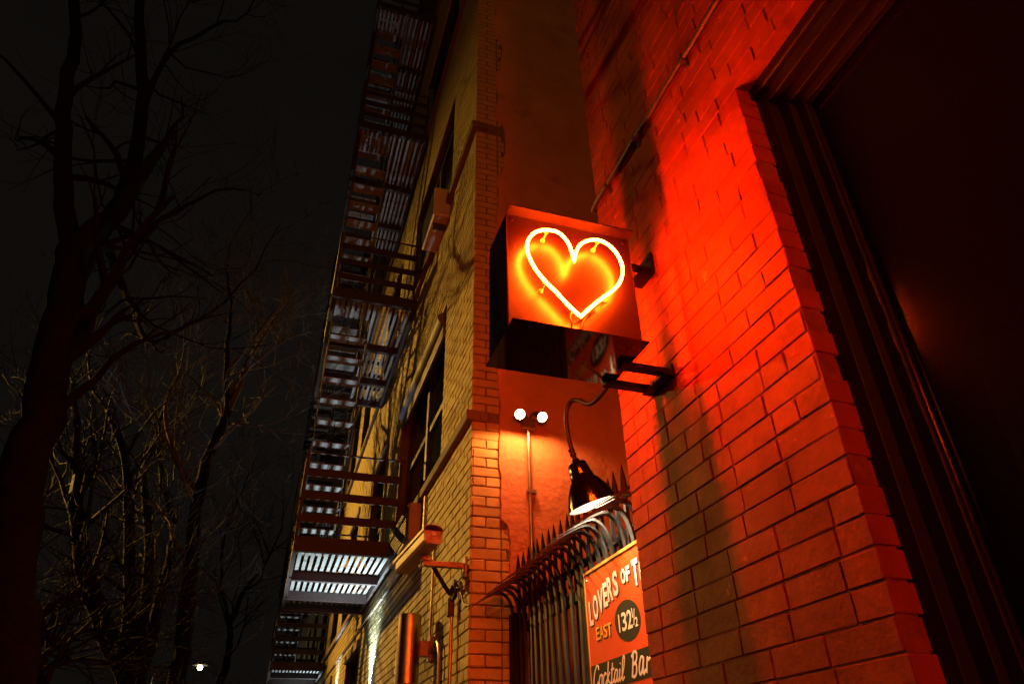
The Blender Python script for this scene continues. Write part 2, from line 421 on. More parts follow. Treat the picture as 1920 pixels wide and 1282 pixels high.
# old conduit running across the wall above the sign
pp = thing('conduit', (XW, 1.5, 2.30), 'thin flaking conduit running level across the brick wall above the heart sign', 'pipe')
m_ = MB(); pts = [(XW-0.016+rnd.uniform(-.002,.002), YF-0.02-i*0.08, 2.297+rnd.uniform(-.003,.003)) for i in range(28)]
m_.tube(pts, 0.0125, 8); m_.build('tube', 'rustpipe', pp, smooth=True)
for yy in (1.98, 1.70, 1.30, 0.85):
    m_ = MB(); m_.box(XW-0.030, XW+0.001, yy-0.009, yy+0.009, 2.280, 2.314); m_.box(XW-0.006, XW+0.001, yy-0.009, yy+0.009, 2.255, 2.28); m_.build('clamp', 'rustpipe', pp, bevel=0.002)
m_ = MB(); m_.tube(catmull([(XW-0.016, YF-0.02, 2.297), (XW-0.012, YF+0.01, 2.296), (XW+0.02, YF+0.022, 2.296), (XW+0.25, YF+0.022, 2.296)], 4), 0.0105, 8); m_.build('elbow', 'rustpipe', pp, smooth=True)

# ================================================================ buff brick building with the alley end wall
yb = thing('brick_building', (XY, YE, ZG), 'long buff brick building with belt courses and fire escapes, its stucco end facing the alley', 'building')
YEND, ZTOP = 62.0, 15.5
FLH = 3.02                                   # storey height
SILL0 = 2.20
WIN = []                                     # (y0, y1, z0, z1, nmull)
for k in range(5):
    z0 = SILL0 + k*FLH
    for (a, b_) in [(5.12, 7.36), (8.55, 9.75), (11.3, 12.5), (13.2, 14.4), (15.9, 17.3), (19.2, 20.4), (22.0, 23.2), (25.5, 26.9), (29, 30.4), (33, 34.4), (38, 39.5)]:
        WIN.append((a, b_, z0, z0+1.64))
for (a, b_) in [(9.6, 11.0), (13.1, 14.6), (17.5, 19.0), (22, 24)]:
    WIN.append((a, b_, -0.6, 1.52))
mb = MB(); wall_sheet(mb, XY+0.006, YE+0.006, YEND, ZG, ZTOP, WIN, 'y', 0.3, 0.16)
wall_sheet(mb, YE+0.006, XY+0.006, 6.0, ZG, ZTOP, [], 'x', 0.3, 0.1)
mb.add([(XY,YE,ZTOP),(6,YE,ZTOP),(6,YEND,ZTOP),(XY,YEND,ZTOP)], [(0,1,2,3)])
mb.add([(XY,YEND,ZG),(6,YEND,ZG),(6,YEND,ZTOP),(XY,YEND,ZTOP)], [(0,1,2,3)])
mb.build('wall', 'buffmortar', yb)
brick_set('buff', 0.09, 'buff')
BELTS = [SILL0 - 0.035 + k*FLH for k in range(5)]
belt_holes = [(YE-1, YEND+1, z-0.045, z+0.035) for z in BELTS]
near, far = [], []
for p in field(YE, 24.0, -0.6, 11.5, WIN+belt_holes, origin=YE, zorg=BELTS[0]+0.035, headers=0):
    (near if (p[0] < 5.05 and 0.5 < p[2] < 3.95) else far).append(p)
near.sort(key=lambda p: p[2]+p[0]*0.5); far += near[250:]; near = near[:250]
for p in near: place_brick(yb, 'buff', XY, p[0], p[1], p[2], 'y')
brick_mass(yb, 'brickwork', 'buff', XY, far, 'y')
# end wall: a brick quoin, then stucco with a ragged edge
def quoin_w(z):
    if z < 0.95: return 0.305
    if z < 1.42: return 0.270
    if 4.6 < z < 5.32: return 0.275
    if 6.1 < z < 6.6: return 0.26
    return 0.203
ends = []
r0 = math.floor((-0.6-BELTS[0]-0.035)/CH)
for r in range(r0, int(14/CH)):
    zc = BELTS[0]+0.035 + (r+0.5)*CH
    if any(z-0.045 < zc < z+0.035 for z in BELTS): continue
    w_ = quoin_w(zc)
    cuts = [0, 0.1015, 0.203] if r % 2 == 0 else [0, 0.203]
    if w_ > 0.21: cuts.append(w_ if r % 3 else w_-0.03)
    for a, b_ in zip(cuts, cuts[1:]): ends.append((XY+a, XY+b_, zc, r))
vis = [p for p in ends if 0.45 < p[2] < 2.15][:60]
for p in ends:
    if p in vis: place_brick(yb, 'buff', YE, p[0]+(0.009 if p[0] < XY+.001 else 0), p[1], p[2], 'x')
brick_mass(yb, 'brickwork', 'buff', YE, [(p[0]+(0.009 if p[0] < XY+.001 else 0), p[1], p[2], p[3]) for p in ends if p not in vis], 'x')
mb = MB(); zs = [ZG + i*0.035 for i in range(int((ZTOP-ZG)/0.035))]
prev = None; rr = random.Random(3)
edge = []
for z in zs:
    tgt = XY + quoin_w(z) - 0.012
    edge.append(tgt + 0.010*math.sin(z*9) + rr.uniform(-.012,.014))
for i in range(1, len(edge)-1): edge[i] = (edge[i-1]+edge[i]*2+edge[i+1])/4
vv, ff = [], []
for z, e in zip(zs, edge):
    vv += [(e, YE-0.001, z), (e+0.006, YE-0.013, z), (e+0.06, YE-0.016+rr.uniform(-.001,.001), z), (6.0, YE-0.016, z)]
for i in range(len(zs)-1):
    for k in range(3):
        a = i*4+k; ff.append((a, a+1, a+5, a+4))
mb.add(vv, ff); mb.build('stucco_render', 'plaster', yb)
for i, z in enumerate(BELTS):
    m_ = MB(); m_.box(XY-0.045, XY+0.05, YE-0.03, YEND, z-0.042, z+0.032); m_.box(XY+0.0505, XY+0.105, YE-0.03, YE+0.05, z-0.042, z+0.032)
    m_.build('belt_course', 'stone', yb, bevel=0.004)
for wi, (a, b_, z0, z1) in enumerate(WIN):
    if a > 26: continue
    xr = XY+0.10
    m_ = MB(); fwid = 0.055
    m_.box(xr, xr+0.06, a+0.001, a+fwid, z0, z1); m_.box(xr, xr+0.06, b_-fwid, b_-0.001, z0, z1)
    m_.box(xr, xr+0.06, a+fwid, b_-fwid, z1-fwid, z1-0.001); m_.box(xr, xr+0.06, a+fwid, b_-fwid, z0+0.001, z0+fwid)
    wo = m_.build('window', 'sash', yb)
    nm = 2 if b_-a > 1.6 else 1
    wdt = (b_-a-2*fwid)/nm
    for q in range(nm):
        y0 = a+fwid+q*wdt; y1 = y0+wdt
        if q: MB().box(xr-0.012, xr+0.058, y0-0.045, y0+0.045, z0+fwid, z1-fwid).build('mullion', 'sash', wo)
        zm = (z0+z1)/2
        MB().box(xr+0.006, xr+0.05, y0+0.05, y1-0.05, zm-0.03, zm+0.03).build('meeting_rail', 'sash', wo)
        MB().box(xr+0.030, xr+0.036, y0, y1, z0+fwid, zm-0.03).build('pane', 'glass', wo)
        MB().box(xr+0.018, xr+0.024, y0, y1, zm+0.03, z1-fwid).build('pane', 'glass', wo)
    MB().box(XY-0.03, XY+0.10, a-0.06, b_+0.06, z1+0.002, z1+0.10).build('lintel', 'stone', yb) if a > 8 else None
# roller awning box in the head of the nearest big window
ab = thing('rolled_awning', (XY, 6.2, 3.6), 'rolled faded blue awning under the head of the buff building\'s nearest wide window', 'awning')
m_ = MB(); m_.tube([(XY+0.01, 5.20, 3.70), (XY+0.01, 7.30, 3.70)], 0.075, 12); m_.build('roll', 'blue', ab, smooth=True)
m_ = MB(); m_.box(XY-0.005, XY+0.02, 5.22, 7.28, 3.50, 3.66); m_.build('valance', 'blue', ab)
for yy in (5.19, 7.31): MB().box(XY+0.0, XY+0.10, yy-0.008, yy+0.008, 3.62, 3.79).build('bracket', 'sash', ab)

# ================================================================ fire escapes
def fire_escape(y0, label, floors=4, deep=True):
    fe = thing('fire_escape', (XY, y0, ZG), label, 'fire escape', 'fire escapes bolted to the buff building')
    XO, LEN = 0.085, 2.75
    for k in range(floors):
        z = 1.92 + k*FLH
        m_ = MB()
        m_.box(XO, XY-0.002, y0, y0+0.05, z, z+0.145)                         # near end channel
        m_.box(XO-0.012, XY-0.002, y0+LEN-0.05, y0+LEN, z, z+0.145)
        m_.box(XO-0.012, XO+0.03, y0+0.0505, y0+LEN-0.0505, z+0.02, z+0.135)
        m_.box(XY-0.05, XY-0.004, y0+0.0505, y0+LEN-0.0505, z+0.02, z+0.135)
        for yy in (1.08, 2.0): m_.box(XO+0.0305, XY-0.051, y0+yy, y0+yy+0.06, z-0.01, z+0.09)
        pf = m_.build('platform', 'fire', fe)
        ns = 14
        for i in range(ns):
            x = XO+0.068 + i*(XY-XO-0.15)/(ns-1)
            open_ = k > 0 and x < 0.56
            ya, yb_ = y0+0.06, y0+(0.55 if open_ else LEN-0.06)
            dz_ = rnd.uniform(-.004,.004); dx_ = rnd.uniform(-.005,.005); wd_ = 0.018*rnd.uniform(.9,1.08)
            MB().beam((x+dx_, ya, z+0.0955), (x-dx_, yb_, z+0.0955+dz_), wd_*2, 0.008).build('slat', 'slat', pf)
        # guard rails
        m_ = MB()
        for px_, py_ in ((XO, y0+0.02), (XO, y0+LEN-0.02), (XY-0.05, y0+0.02), (XY-0.05, y0+LEN-0.02), (XO, y0+LEN/2)):
            m_.box(px_-0.016, px_+0.016, py_-0.016, py_+0.016, z+0.1455, z+1.02)
        m_.tube([(XO, y0+0.02, z+1.02), (XO, y0+LEN-0.02, z+1.02)], 0.016, 6)
        m_.tube([(XO, y0+0.02, z+1.02), (XY, y0+0.02, z+1.02)], 0.012, 6); m_.tube([(XO, y0+LEN-0.02, z+1.02), (XY, y0+LEN-0.02, z+1.02)], 0.012, 6)
        ra = m_.build('railing', 'fire', fe)
        for zz in (0.325, 0.56, 0.80):
            MB().box(XO+0.017, XY-0.067, y0+0.004, y0+0.014, z+zz-0.042, z+zz+0.042).build('rail_bar', 'fire', ra)
            MB().box(XO-0.006, XO+0.006, y0+0.05, y0+LEN-0.05, z+zz-0.02, z+zz+0.02).build('rail_bar', 'fire', ra)
            MB().box(XO+0.017, XY-0.067, y0+LEN-0.014, y0+LEN-0.004, z+zz-0.03, z+zz+0.03).build('rail_bar', 'fire', ra)
        if k < floors-0:
            a = Vector((0, y0+2.35, z+0.10)); b = Vector((0, y0+0.58, z+FLH+0.10))
            m_ = MB()
            for xx in (XO+0.045, XO+0.50): m_.beam((xx, a.y, a.z), (xx, b.y, b.z), 0.010, 0.15)
            m_.tube([(XO+0.045, a.y-0.02, a.z+0.85), (XO+0.045, b.y-0.02, b.z+0.85)], 0.012, 6)
            m_.tube([(XO+0.50, a.y-0.02, a.z+0.85), (XO+0.50, b.y-0.02, b.z+0.85)], 0.012, 6)
            for t in (0.15, 0.5, 0.85):
                c = a.lerp(b, t)
                for xx in (XO+0.045, XO+0.50): m_.tube([(xx, c.y, c.z), (xx, c.y-0.02, c.z+0.85)], 0.010, 6)
            st = m_.build('stair', 'fire', fe)
            for i in range(1, 13):
                c = a.lerp(b, i/13)
                MB().box(XO+0.052, XO+0.268, c.y-0.085, c.y+0.085, c.z-0.006, c.z+0.006).build('tread', 'slat', st)
                MB().box(XO+0.276, XO+0.492, c.y-0.085, c.y+0.085, c.z-0.006, c.z+0.006).build('tread', 'slat', st)
    return fe
fire_escape(6.85, 'fire escape with dark red end rails overhanging the facade beside the security camera')
fire_escape(14.8, 'fire escape on the buff facade, second along from the alley')
fire_escape(22.8, 'fire escape on the buff facade, third along from the alley')
fire_escape(30.8, 'fire escape on the buff facade, fourth along from the alley', 3)

# ================================================================ heart neon sign
BX0, BX1, BY0, BY1, BZ0, BZ1 = 0.546, 1.005, 1.600, 1.892, 1.180, 1.650
PY0, PY1 = 1.646, 1.848
hs = thing('neon_sign', (XW, 1.745, BZ0), 'black steel box sign with a glowing red neon heart, bracketed off the brick wall', 'neon sign')
MB().box(BX0, BX1+0.002, BY0, BY1, BZ0, BZ0+0.004).build('bottom_plate', 'gloss', hs)
MB().box(BX0, BX1+0.002, BY0, BY1, BZ1, BZ1+0.004).build('top_plate', 'panel', hs)
m_ = MB(); m_.box(BX0+0.004, BX1, PY0, PY0+0.003, BZ0+0.0045, BZ1-0.0005); m_.build('front_panel', 'panel', hs)
m_ = MB(); m_.box(BX0+0.004, BX1, PY1-0.003, PY1, BZ0+0.0045, BZ1-0.0005); m_.build('back_panel', 'panel', hs)
MB().box(BX0, BX0+0.0035, PY0, PY1, BZ0+0.0045, BZ1-0.0005).build('side_panel', 'gloss', hs)
MB().box(BX1+0.0005, BX1+0.004, PY0, PY1, BZ0+0.0045, BZ1-0.0005).build('side_panel', 'gloss', hs)
HEART = [(0.776,1.473),(0.783,1.508),(0.8,1.549),(0.83,1.578),(0.873,1.594),(0.913,1.581),(0.941,1.548),(0.955,1.507),(0.953,1.462),(0.934,1.415),(0.9,1.373),(0.857,1.332),(0.818,1.291),(0.782,1.249),(0.742,1.285),(0.705,1.327),(0.667,1.365),(0.634,1.41),(0.613,1.461),(0.609,1.503),(0.621,1.542),(0.646,1.573),(0.683,1.59),(0.72,1.591),(0.746,1.571),(0.763,1.541),(0.771,1.507)]
HEART = [(x*0.988, z*0.988) for x, z in HEART]
def heart(yh, side):
    a = HEART[0:14]; b = HEART[13:] + [HEART[0]]
    path = catmull([(x, yh, z) for x, z in a], 5)[:-1] + catmull([(x, yh, z) for x, z in b], 5)[:-1]
    m_ = MB(); m_.tube(path, 0.0050, 10, closed=True)
    ht = m_.build('heart_tube', 'neon', hs, smooth=True)
    pan = PY0 if side < 0 else PY1
    for (x, z) in ((0.675,1.568),(0.863,1.571),(0.659,1.349),(0.889,1.361)):
        m_ = MB(); m_.tube([(x, pan, z-0.008), (x, yh, z-0.008)], 0.0035, 8); m_.tube([(x-0.006, yh-side*0.004, z-0.007), (x, yh-side*0.008, z-0.009), (x+0.006, yh-side*0.004, z-0.007)], 0.0025, 6)
        m_.lathe([(0, 0.009), (0.006, 0.008), (0.012, 0.0036)], (x, pan, z-0.008), (0, side, 0), 10)
        m_.build('tube_support', 'ceramic', hs, smooth=True)
    m_ = MB()
    m_.tube(catmull([(0.748, yh-side*0.010, 1.253), (0.742, yh-side*0.014, 1.235), (0.749, yh-side*0.02, 1.210), (0.745, pan, 1.190)], 5), 0.0032, 7)
    m_.tube(catmull([(0.835, yh-side*0.012, 1.297), (0.812, yh-side*0.02, 1.275), (0.790, yh-side*0.025, 1.228), (0.783, pan, 1.188)], 5), 0.0032, 7)
    m_.build('lead_wire', 'wire', hs, smooth=True)
    for (x0, z0, x1, z1) in ((0.782,1.247,0.862,1.325), (0.764,1.247,0.727,1.284)):
        m_ = MB(); m_.tube([(x0, yh-side*0.016, z0), (x1, yh-side*0.016, z1)], 0.0048, 8); m_.build('electrode', 'wire', hs, smooth=True)
heart(1.601, -1); heart(1.893, 1)
for yv, sd_ in ((PY0, -1), (PY1, 1)):
    for xx in (BX0+0.02, BX0+0.225, BX1-0.02):
        for zz in (BZ0+0.02, BZ1-0.022):
            m_ = MB(); m_.lathe([(0,0.0055),(0.0025,0.0045),(0.003,0)], (xx, yv, zz), (0, sd_, 0), 8); m_.build('rivet', 'iron', hs)
# brackets
m_ = MB(); m_.box(XW-0.012, XW-0.001, 1.722, 1.880, BZ0-0.030, BZ0+0.022); m_.box(XW-0.045, XW-0.0125, 1.722, 1.880, BZ0-0.030, BZ0-0.022)
br = m_.build('lower_bracket', 'iron', hs, bevel=0.002)
for yy in (1.740, 1.862): MB().box(0.965, XW-0.0127, yy-0.017, yy+0.017, BZ0-0.021, BZ0-0.001).build('arm', 'iron', br, bevel=0.002)
for yy in (1.75, 1.85): m_ = MB(); m_.lathe([(0,0.0),(0,0.010),(0.007,0.009),(0.007,0)], (XW-0.012, yy, BZ0+0.006), (-1,0,0), 6); m_.build('bolt', 'iron', br)
m_ = MB(); m_.box(XW-0.012, XW-0.001, 1.735, 1.845, BZ1-0.045, BZ1+0.055); m_.box(XW-0.06, XW-0.0125, 1.735, 1.845, BZ1-0.045, BZ1-0.036)
br = m_.build('upper_bracket', 'iron', hs, bevel=0.002)
for yy in (1.755, 1.825): MB().box(BX1-0.03, XW-0.0127, yy-0.014, yy+0.014, BZ1-0.035, BZ1-0.018).build('arm', 'iron', br, bevel=0.002)
for yy, zz in ((1.76,0.03), (1.82,0.03), (1.79,-0.02)): m_ = MB(); m_.lathe([(0,0.0),(0,0.010),(0.007,0.009),(0.007,0)], (XW-0.012, yy, BZ1+zz), (-1,0,0), 6); m_.build('bolt', 'iron', br)

# added twin behind the viewer, for the inferred red light on the window jamb
def copy_tree(o, parent=None):
    c = o.copy(); col.objects.link(c); c.parent = parent
    for ch in list(o.children): copy_tree(ch, c)
    return c
hs_added = copy_tree(hs); hs_added.location.y = -1.05
hs_added['label'] = 'added twin of the neon heart sign behind the viewer, unseen source for the red light on the window jamb'
# ================================================================ alley gate with outward-curving spears
XG = 1.37
gt = thing('iron_gate', (XG, 3.1, ZG), 'black iron gate topped with spikes and rows of outward-curving spears, closing the alley', 'gate')
MB().box(XG-0.035, XG+0.032, YE-0.10, YE-0.018, ZG, 0.86).build('post', 'iron', gt, bevel=0.004)
MB().box(XG-0.02, XG+0.04, YF+0.0, YF+0.06, ZG, 0.86).build('post', 'iron', gt, bevel=0.004)
for zz, hh in ((0.735, 0.05), (0.875, 0.035), (-1.35, 0.05)):
    MB().box(XG-0.006, XG+0.020, YF+0.0605, YE-0.101, zz, zz+hh).build('rail', 'iron', gt, bevel=0.003)
CURVE = [(1.358,0.2),(1.358,0.70),(1.356,0.80),(1.347,0.875),(1.325,0.935),(1.288,0.968),(1.240,0.966),(1.150,0.918),(1.066,0.866)]
sp_mesh = None; cv_mesh = None
yy = 2.56 - 4*0.0862; n = 0
while yy < YE-0.06:
    if yy > YF+0.07:
        if sp_mesh is None:
            m_ = MB(); m_.box(-0.008,0.008,-0.008,0.008,ZG+0.03,1.03)
            m_.lathe([(0,0.008),(0.015,0.014),(0.05,0.0165),(0.10,0.013),(0.165,0.0025),(0.172,0.0)], (0,0,1.03), (0,0,1), 8)
            sp_mesh = m_.mesh('picket', (0,0,0)); sp_mesh.materials.append(M['iron'])
            m_ = MB(); pts = catmull([(x-XG, 0, z) for x, z in CURVE], 4)
            vv, ff = [], []; N = len(pts)
            pts = [Vector((-0.012, 0, ZG+0.03))] + pts; N += 1
            for i, p in enumerate(pts):
                t = (pts[min(i+1,N-1)]-pts[max(i-1,0)]).normalized(); nn = Vector((-t.z, 0, t.x))
                f = 1.0 if i < N-10 else max(0.08, 1-(i-(N-10))/9.0)
                wd = 0.0135*f if f < 1 else 0.0135
                if N-13 < i < N-5: wd *= 1.25
                th = 0.0055*max(f, 0.3)
                for sa, sb in ((-1,-1),(1,-1),(1,1),(-1,1)): vv.append(p + Vector((0, sa*wd, 0)) + nn*(sb*th))
            for i in range(N-1):
                for k in range(4): ff.append((i*4+k, i*4+(k+1) % 4, i*4+4+(k+1) % 4, i*4+4+k))
            ff += [(3,2,1,0), (N*4-4,N*4-3,N*4-2,N*4-1)]
            m_.add(vv, ff); cv_mesh = m_.mesh('curved_spear', (0,0,0)); cv_mesh.materials.append(M['spear'])
        o = bpy.data.objects.new('picket', sp_mesh); col.objects.link(o); o.parent = gt
        o.location = (0.007, yy-3.1, H); o.rotation_euler = (rnd.uniform(-.006,.006), rnd.uniform(-.006,.006), 0)
        o = bpy.data.objects.new('curved_spear', cv_mesh); col.objects.link(o); o.parent = gt
        o.location = (0, yy+0.033-3.1, H); o.rotation_euler = (rnd.uniform(-.008,.008), rnd.uniform(-.012,.012), 0)
        m_ = MB(); m_.tube(catmull([(XG+0.004, yy+0.058, 0.79), (XG+0.004, yy+0.042, 0.812), (XG+0.004, yy+0.056, 0.835), (XG+0.004, yy+0.074, 0.828), (XG+0.004, yy+0.078, 0.808), (XG+0.004, yy+0.066, 0.79)], 3, True), 0.0045, 5, closed=True)
        m_.build('scroll', 'iron', gt)
    yy += 0.0862
MB().box(XG+0.022, XG+0.026, YF+0.06, YE-0.10, ZG+0.05, 0.10).build('kick_sheet', 'iron', gt)

# ================================================================ painted bar sign hung on the gate
XS, YS0, ZS0, ZS1, SW = 1.335, 2.97, 0.02, 0.806, 0.79
sg = thing('bar_sign', (XS, YS0-SW/2, ZS0), 'orange-red painted bar sign with white lettering hung on the alley gate', 'sign')
MB().box(XS, XS+0.014, YS0-SW, YS0, ZS0, ZS1).build('board', 'signred', sg)
m_ = MB(); m_.box(XS-0.006, XS+0.018, YS0-SW-0.004, YS0+0.004, ZS1, ZS1+0.012); m_.box(XS-0.004, XS+0.016, YS0, YS0+0.006, ZS0, ZS1-0.0005)
m_.build('edge_trim', 'signedge', sg)
m_ = MB(); m_.box(XS-0.0012, XS+0.001, YS0-SW, YS0-0.0, 0.325, 0.427); m_.build('painted_band', 'signblack', sg)
cu, cv_, ru, rv = 0.381, 0.545, 0.112, 0.077
vv = [(XS-0.0012, YS0-(cu+ru*math.cos(a)), cv_+rv*math.sin(a)-0.02*math.cos(a)*0.4) for a in [2*math.pi*i/48 for i in range(48)]]
m_ = MB(); m_.add(vv, [tuple(range(48))]); m_.build('painted_disc', 'signblack', sg)
dg = None
def text_obj(s, size, u, v, mat, bold=0.0, shear=0.0, ang=0.0, sx=1.0, lift=0.0018, name='letter', centre=False):
    cd = bpy.data.curves.new('t', 'FONT'); cd.body = s; cd.size = size; cd.offset = bold; cd.shear = shear; cd.fill_mode = 'FRONT'
    cd.resolution_u = 4
    to = bpy.data.objects.new('t', cd); col.objects.link(to)
    bpy.context.view_layer.update()
    ev = to.evaluated_get(bpy.context.evaluated_depsgraph_get())
    me = bpy.data.meshes.new_from_object(ev)
    bpy.data.objects.remove(to); bpy.data.curves.remove(cd)
    xs_ = [v_.co.x for v_ in me.vertices]; w_ = max(xs_)-min(xs_); x0 = min(xs_)
    ca, sa = math.cos(ang), math.sin(ang); b = base(sg)
    for v_ in me.vertices:
        lx, ly = (v_.co.x-x0)*sx, v_.co.y
        if centre: lx -= w_*sx/2
        a_, c_ = lx*ca-ly*sa, lx*sa+ly*ca
        v_.co = (XS-lift-b[0], YS0-(u+a_)-b[1], v+c_-b[2])
    me.materials.clear(); me.materials.append(M[mat])
    o = bpy.data.objects.new(name, me); col.objects.link(o); o.parent = sg
    return w_*sx
def lettering(chars, mat, cap, us, vs_, tops, wid, bold=0.0045, shear=0.0, drop=True):
    for ch, u, v, t, w_ in zip(chars, us, vs_, tops, wid):
        size = (t-v)/0.70
        # measure, then fit the wanted width
        cd = bpy.data.curves.new('m', 'FONT'); cd.body = ch; cd.size = size; cd.offset = bold
        mo = bpy.data.objects.new('m', cd); col.objects.link(mo); bpy.context.view_layer.update()
        me = bpy.data.meshes.new_from_object(mo.evaluated_get(bpy.context.evaluated_depsgraph_get()))
        xs_ = [q.co.x for q in me.vertices]; ww = max(xs_)-min(xs_)
        bpy.data.objects.remove(mo); bpy.data.curves.remove(cd); bpy.data.meshes.remove(me)
        s_ = w_/ww
        if drop: text_obj(ch, size, u+0.006, v-0.007, 'signblack', bold, shear, 0, s_, lift=0.0012, name='letter_shadow')
        text_obj(ch, size, u, v, mat, bold, shear, 0, s_, lift=0.0026)
lettering('LOVERS', 'signwhite', 0, [0.026,0.072,0.128,0.183,0.229,0.285], [0.590,0.606,0.622,0.636,0.649,0.658], [0.684,0.700,0.714,0.728,0.741,0.751], [0.040,0.052,0.052,0.042,0.050,0.048])
lettering('OF', 'signwhite', 0, [0.366,0.412], [0.688,0.689], [0.741,0.742], [0.040,0.034], bold=0.0035)
lettering('TODAY', 'signwhite', 0, [0.468,0.527,0.582,0.639,0.698], [0.656,0.650,0.638,0.622,0.604], [0.752,0.745,0.732,0.716,0.698], [0.052,0.048,0.050,0.054,0.052])
lettering('EAST', 'signyellow', 0, [0.082,0.120,0.160,0.198], [0.519,0.518,0.517,0.516], [0.570,0.569,0.567,0.566], [0.032,0.038,0.034,0.036], bold=0.0012)
lettering('132', 'signwhite', 0, [0.306,0.334,0.382], [0.513,0.512,0.511], [0.579,0.579,0.579], [0.010,0.043,0.043], bold=0.0016, drop=False)
lettering('12', 'signwhite', 0, [0.428,0.447], [0.546,0.509], [0.580,0.542], [0.006,0.024], bold=0.0008, drop=False)
def stroke(pts, u0, v0, sc_, rad, shear=0.42, n=5, name='script_letter', mat='signwhite'):
    P = []
    for (x, y) in pts: P.append((XS-0.0022, YS0-(u0+(x+y*shear*0.55)*sc_), v0+y*sc_))
    m_ = MB(); m_.tube(catmull(P, n) if len(P) > 2 else P, rad, 6, flat=(0.15,1,1)); m_.build(name, mat, sg)
m_ = MB(); m_.beam((XS-0.0026, YS0-0.436, 0.516), (XS-0.0026, YS0-0.452, 0.574), 0.001, 0.005, (0,1,0)); m_.build('fraction_bar', 'signwhite', sg)
SC = 0.082
SCRIPT = [
 (0.012, [[(0.62,0.80),(0.55,0.98),(0.34,0.98),(0.12,0.70),(0.04,0.32),(0.16,0.04),(0.40,0.06),(0.60,0.26)]]),
 (0.066, [[(0.34,0.52),(0.14,0.50),(0.04,0.22),(0.16,0.02),(0.36,0.14),(0.40,0.40),(0.30,0.54),(0.52,0.46)]]),
 (0.107, [[(0.40,0.46),(0.26,0.56),(0.08,0.36),(0.08,0.08),(0.24,0.02),(0.48,0.22)]]),
 (0.146, [[(0.02,0.02),(0.10,0.50),(0.16,1.02)], [(0.06,0.26),(0.24,0.44),(0.34,0.54)], [(0.12,0.30),(0.26,0.12),(0.44,0.02),(0.56,0.16)]]),
 (0.188, [[(0.14,0.90),(0.06,0.40),(0.06,0.08),(0.18,0.02),(0.34,0.20)], [(-0.02,0.60),(0.32,0.64)]]),
 (0.214, [[(0.38,0.50),(0.18,0.54),(0.04,0.24),(0.12,0.02),(0.30,0.16),(0.40,0.52)], [(0.40,0.52),(0.36,0.14),(0.44,0.02),(0.58,0.18)]]),
 (0.260, [[(0.10,0.54),(0.05,0.18),(0.12,0.02),(0.28,0.18)], [(0.13,0.74),(0.15,0.78)]]),
 (0.284, [[(0.02,0.12),(0.24,0.56),(0.30,0.94),(0.20,1.02),(0.10,0.80),(0.06,0.20),(0.14,0.02),(0.30,0.14)]]),
 (0.372, [[(0.06,0.0),(0.12,0.50),(0.16,1.0)], [(-0.02,0.86),(0.22,1.04),(0.50,0.96),(0.48,0.66),(0.18,0.54)], [(0.18,0.54),(0.46,0.50),(0.50,0.18),(0.30,0.0),(0.06,0.08)]]),
 (0.432, [[(0.46,0.66),(0.22,0.72),(0.04,0.34),(0.12,0.04),(0.34,0.18),(0.48,0.70)], [(0.48,0.70),(0.42,0.16),(0.50,0.02),(0.66,0.18)]]),
 (0.492, [[(0.04,0.02),(0.10,0.60),(0.22,0.52),(0.42,0.60),(0.46,0.46)], ]),
]
for u0, strokes in SCRIPT:
    for s_ in strokes: stroke(s_, u0, 0.339, SC, 0.0048 if u0 < 0.36 else 0.0058)

for u_, v_ in ((0.02,0.78),(0.02,0.05),(SW-0.02,0.78),(SW-0.02,0.05)):
    m_ = MB(); m_.lathe([(0,0),(0,0.007),(0.004,0.006),(0.005,0)], (XS-0.0005, YS0-u_, v_), (-1,0,0), 8); m_.build('screw', 'steel', sg)
# ================================================================ gooseneck lamp over the bar sign
gl = thing('gooseneck_lamp', (XW, 2.1, 1.4), 'black gooseneck lamp with a flared shade lighting the bar sign', 'lamp')
pth = [Vector((XW-0.002, 2.095, 1.47)), Vector((XW-0.03, 2.13, 1.47)), at(1143,712,'y',2.20), at(1122,745,'y',2.30), at(1104,757,'y',2.38), at(1085,750,'y',2.45), at(1070,753,'y',2.50), at(1062,772,'y',2.53), at(1063,802,'y',2.55), at(1070,836,'y',2.555), at(1080,866,'y',2.56)]
m_ = MB(); m_.tube(catmull(pth, 5), 0.0105, 10); arm = m_.build('arm', 'iron', gl, smooth=True)
m_ = MB(); m_.lathe([(0,0),(0,0.035),(0.012,0.033),(0.016,0)], (XW-0.001, 2.095, 1.47), (-1,0,0), 20); m_.build('wall_plate', 'iron', gl, smooth=True)
A0 = at(1080,866,'y',2.56)
ax = Vector((0.34,0.03,-0.94)).normalized()
def lam(prof, name, mat, smooth=True, parent=None):
    m_ = MB(); m_.lathe(prof, A0, ax, 32); return m_.build(name, mat, parent or gl, smooth=smooth)
for d in (-0.055, -0.035): lam([(d-0.006,0.010),(d-0.006,0.0145),(d+0.006,0.0145),(d+0.006,0.010)], 'collar', 'iron')
shd = lam([(-0.012,0.0),(-0.012,0.016),(0.0,0.020),(0.003,0.034),(0.012,0.042),(0.050,0.047),(0.082,0.055),(0.092,0.066),(0.140,0.092),(0.192,0.110),(0.198,0.112),(0.198,0.1085)], 'shade', 'shade')
lam([(0.1978,0.1085),(0.190,0.1055),(0.140,0.088),(0.094,0.062),(0.084,0.046),(0.06,0.04),(0.05,0.0)], 'reflector', 'reflector', parent=shd)
lam([(0.07,0.0),(0.075,0.016),(0.105,0.026),(0.135,0.030),(0.158,0.022),(0.166,0.0)], 'bulb', 'gbulb')
light('lamp_light', 'SPOT', A0+ax*0.170, (1.0,0.80,0.52), 44, gl, rot_dir=ax+Vector((0.22,0.02,0)), size=0.03, angle=150, blend=0.25)

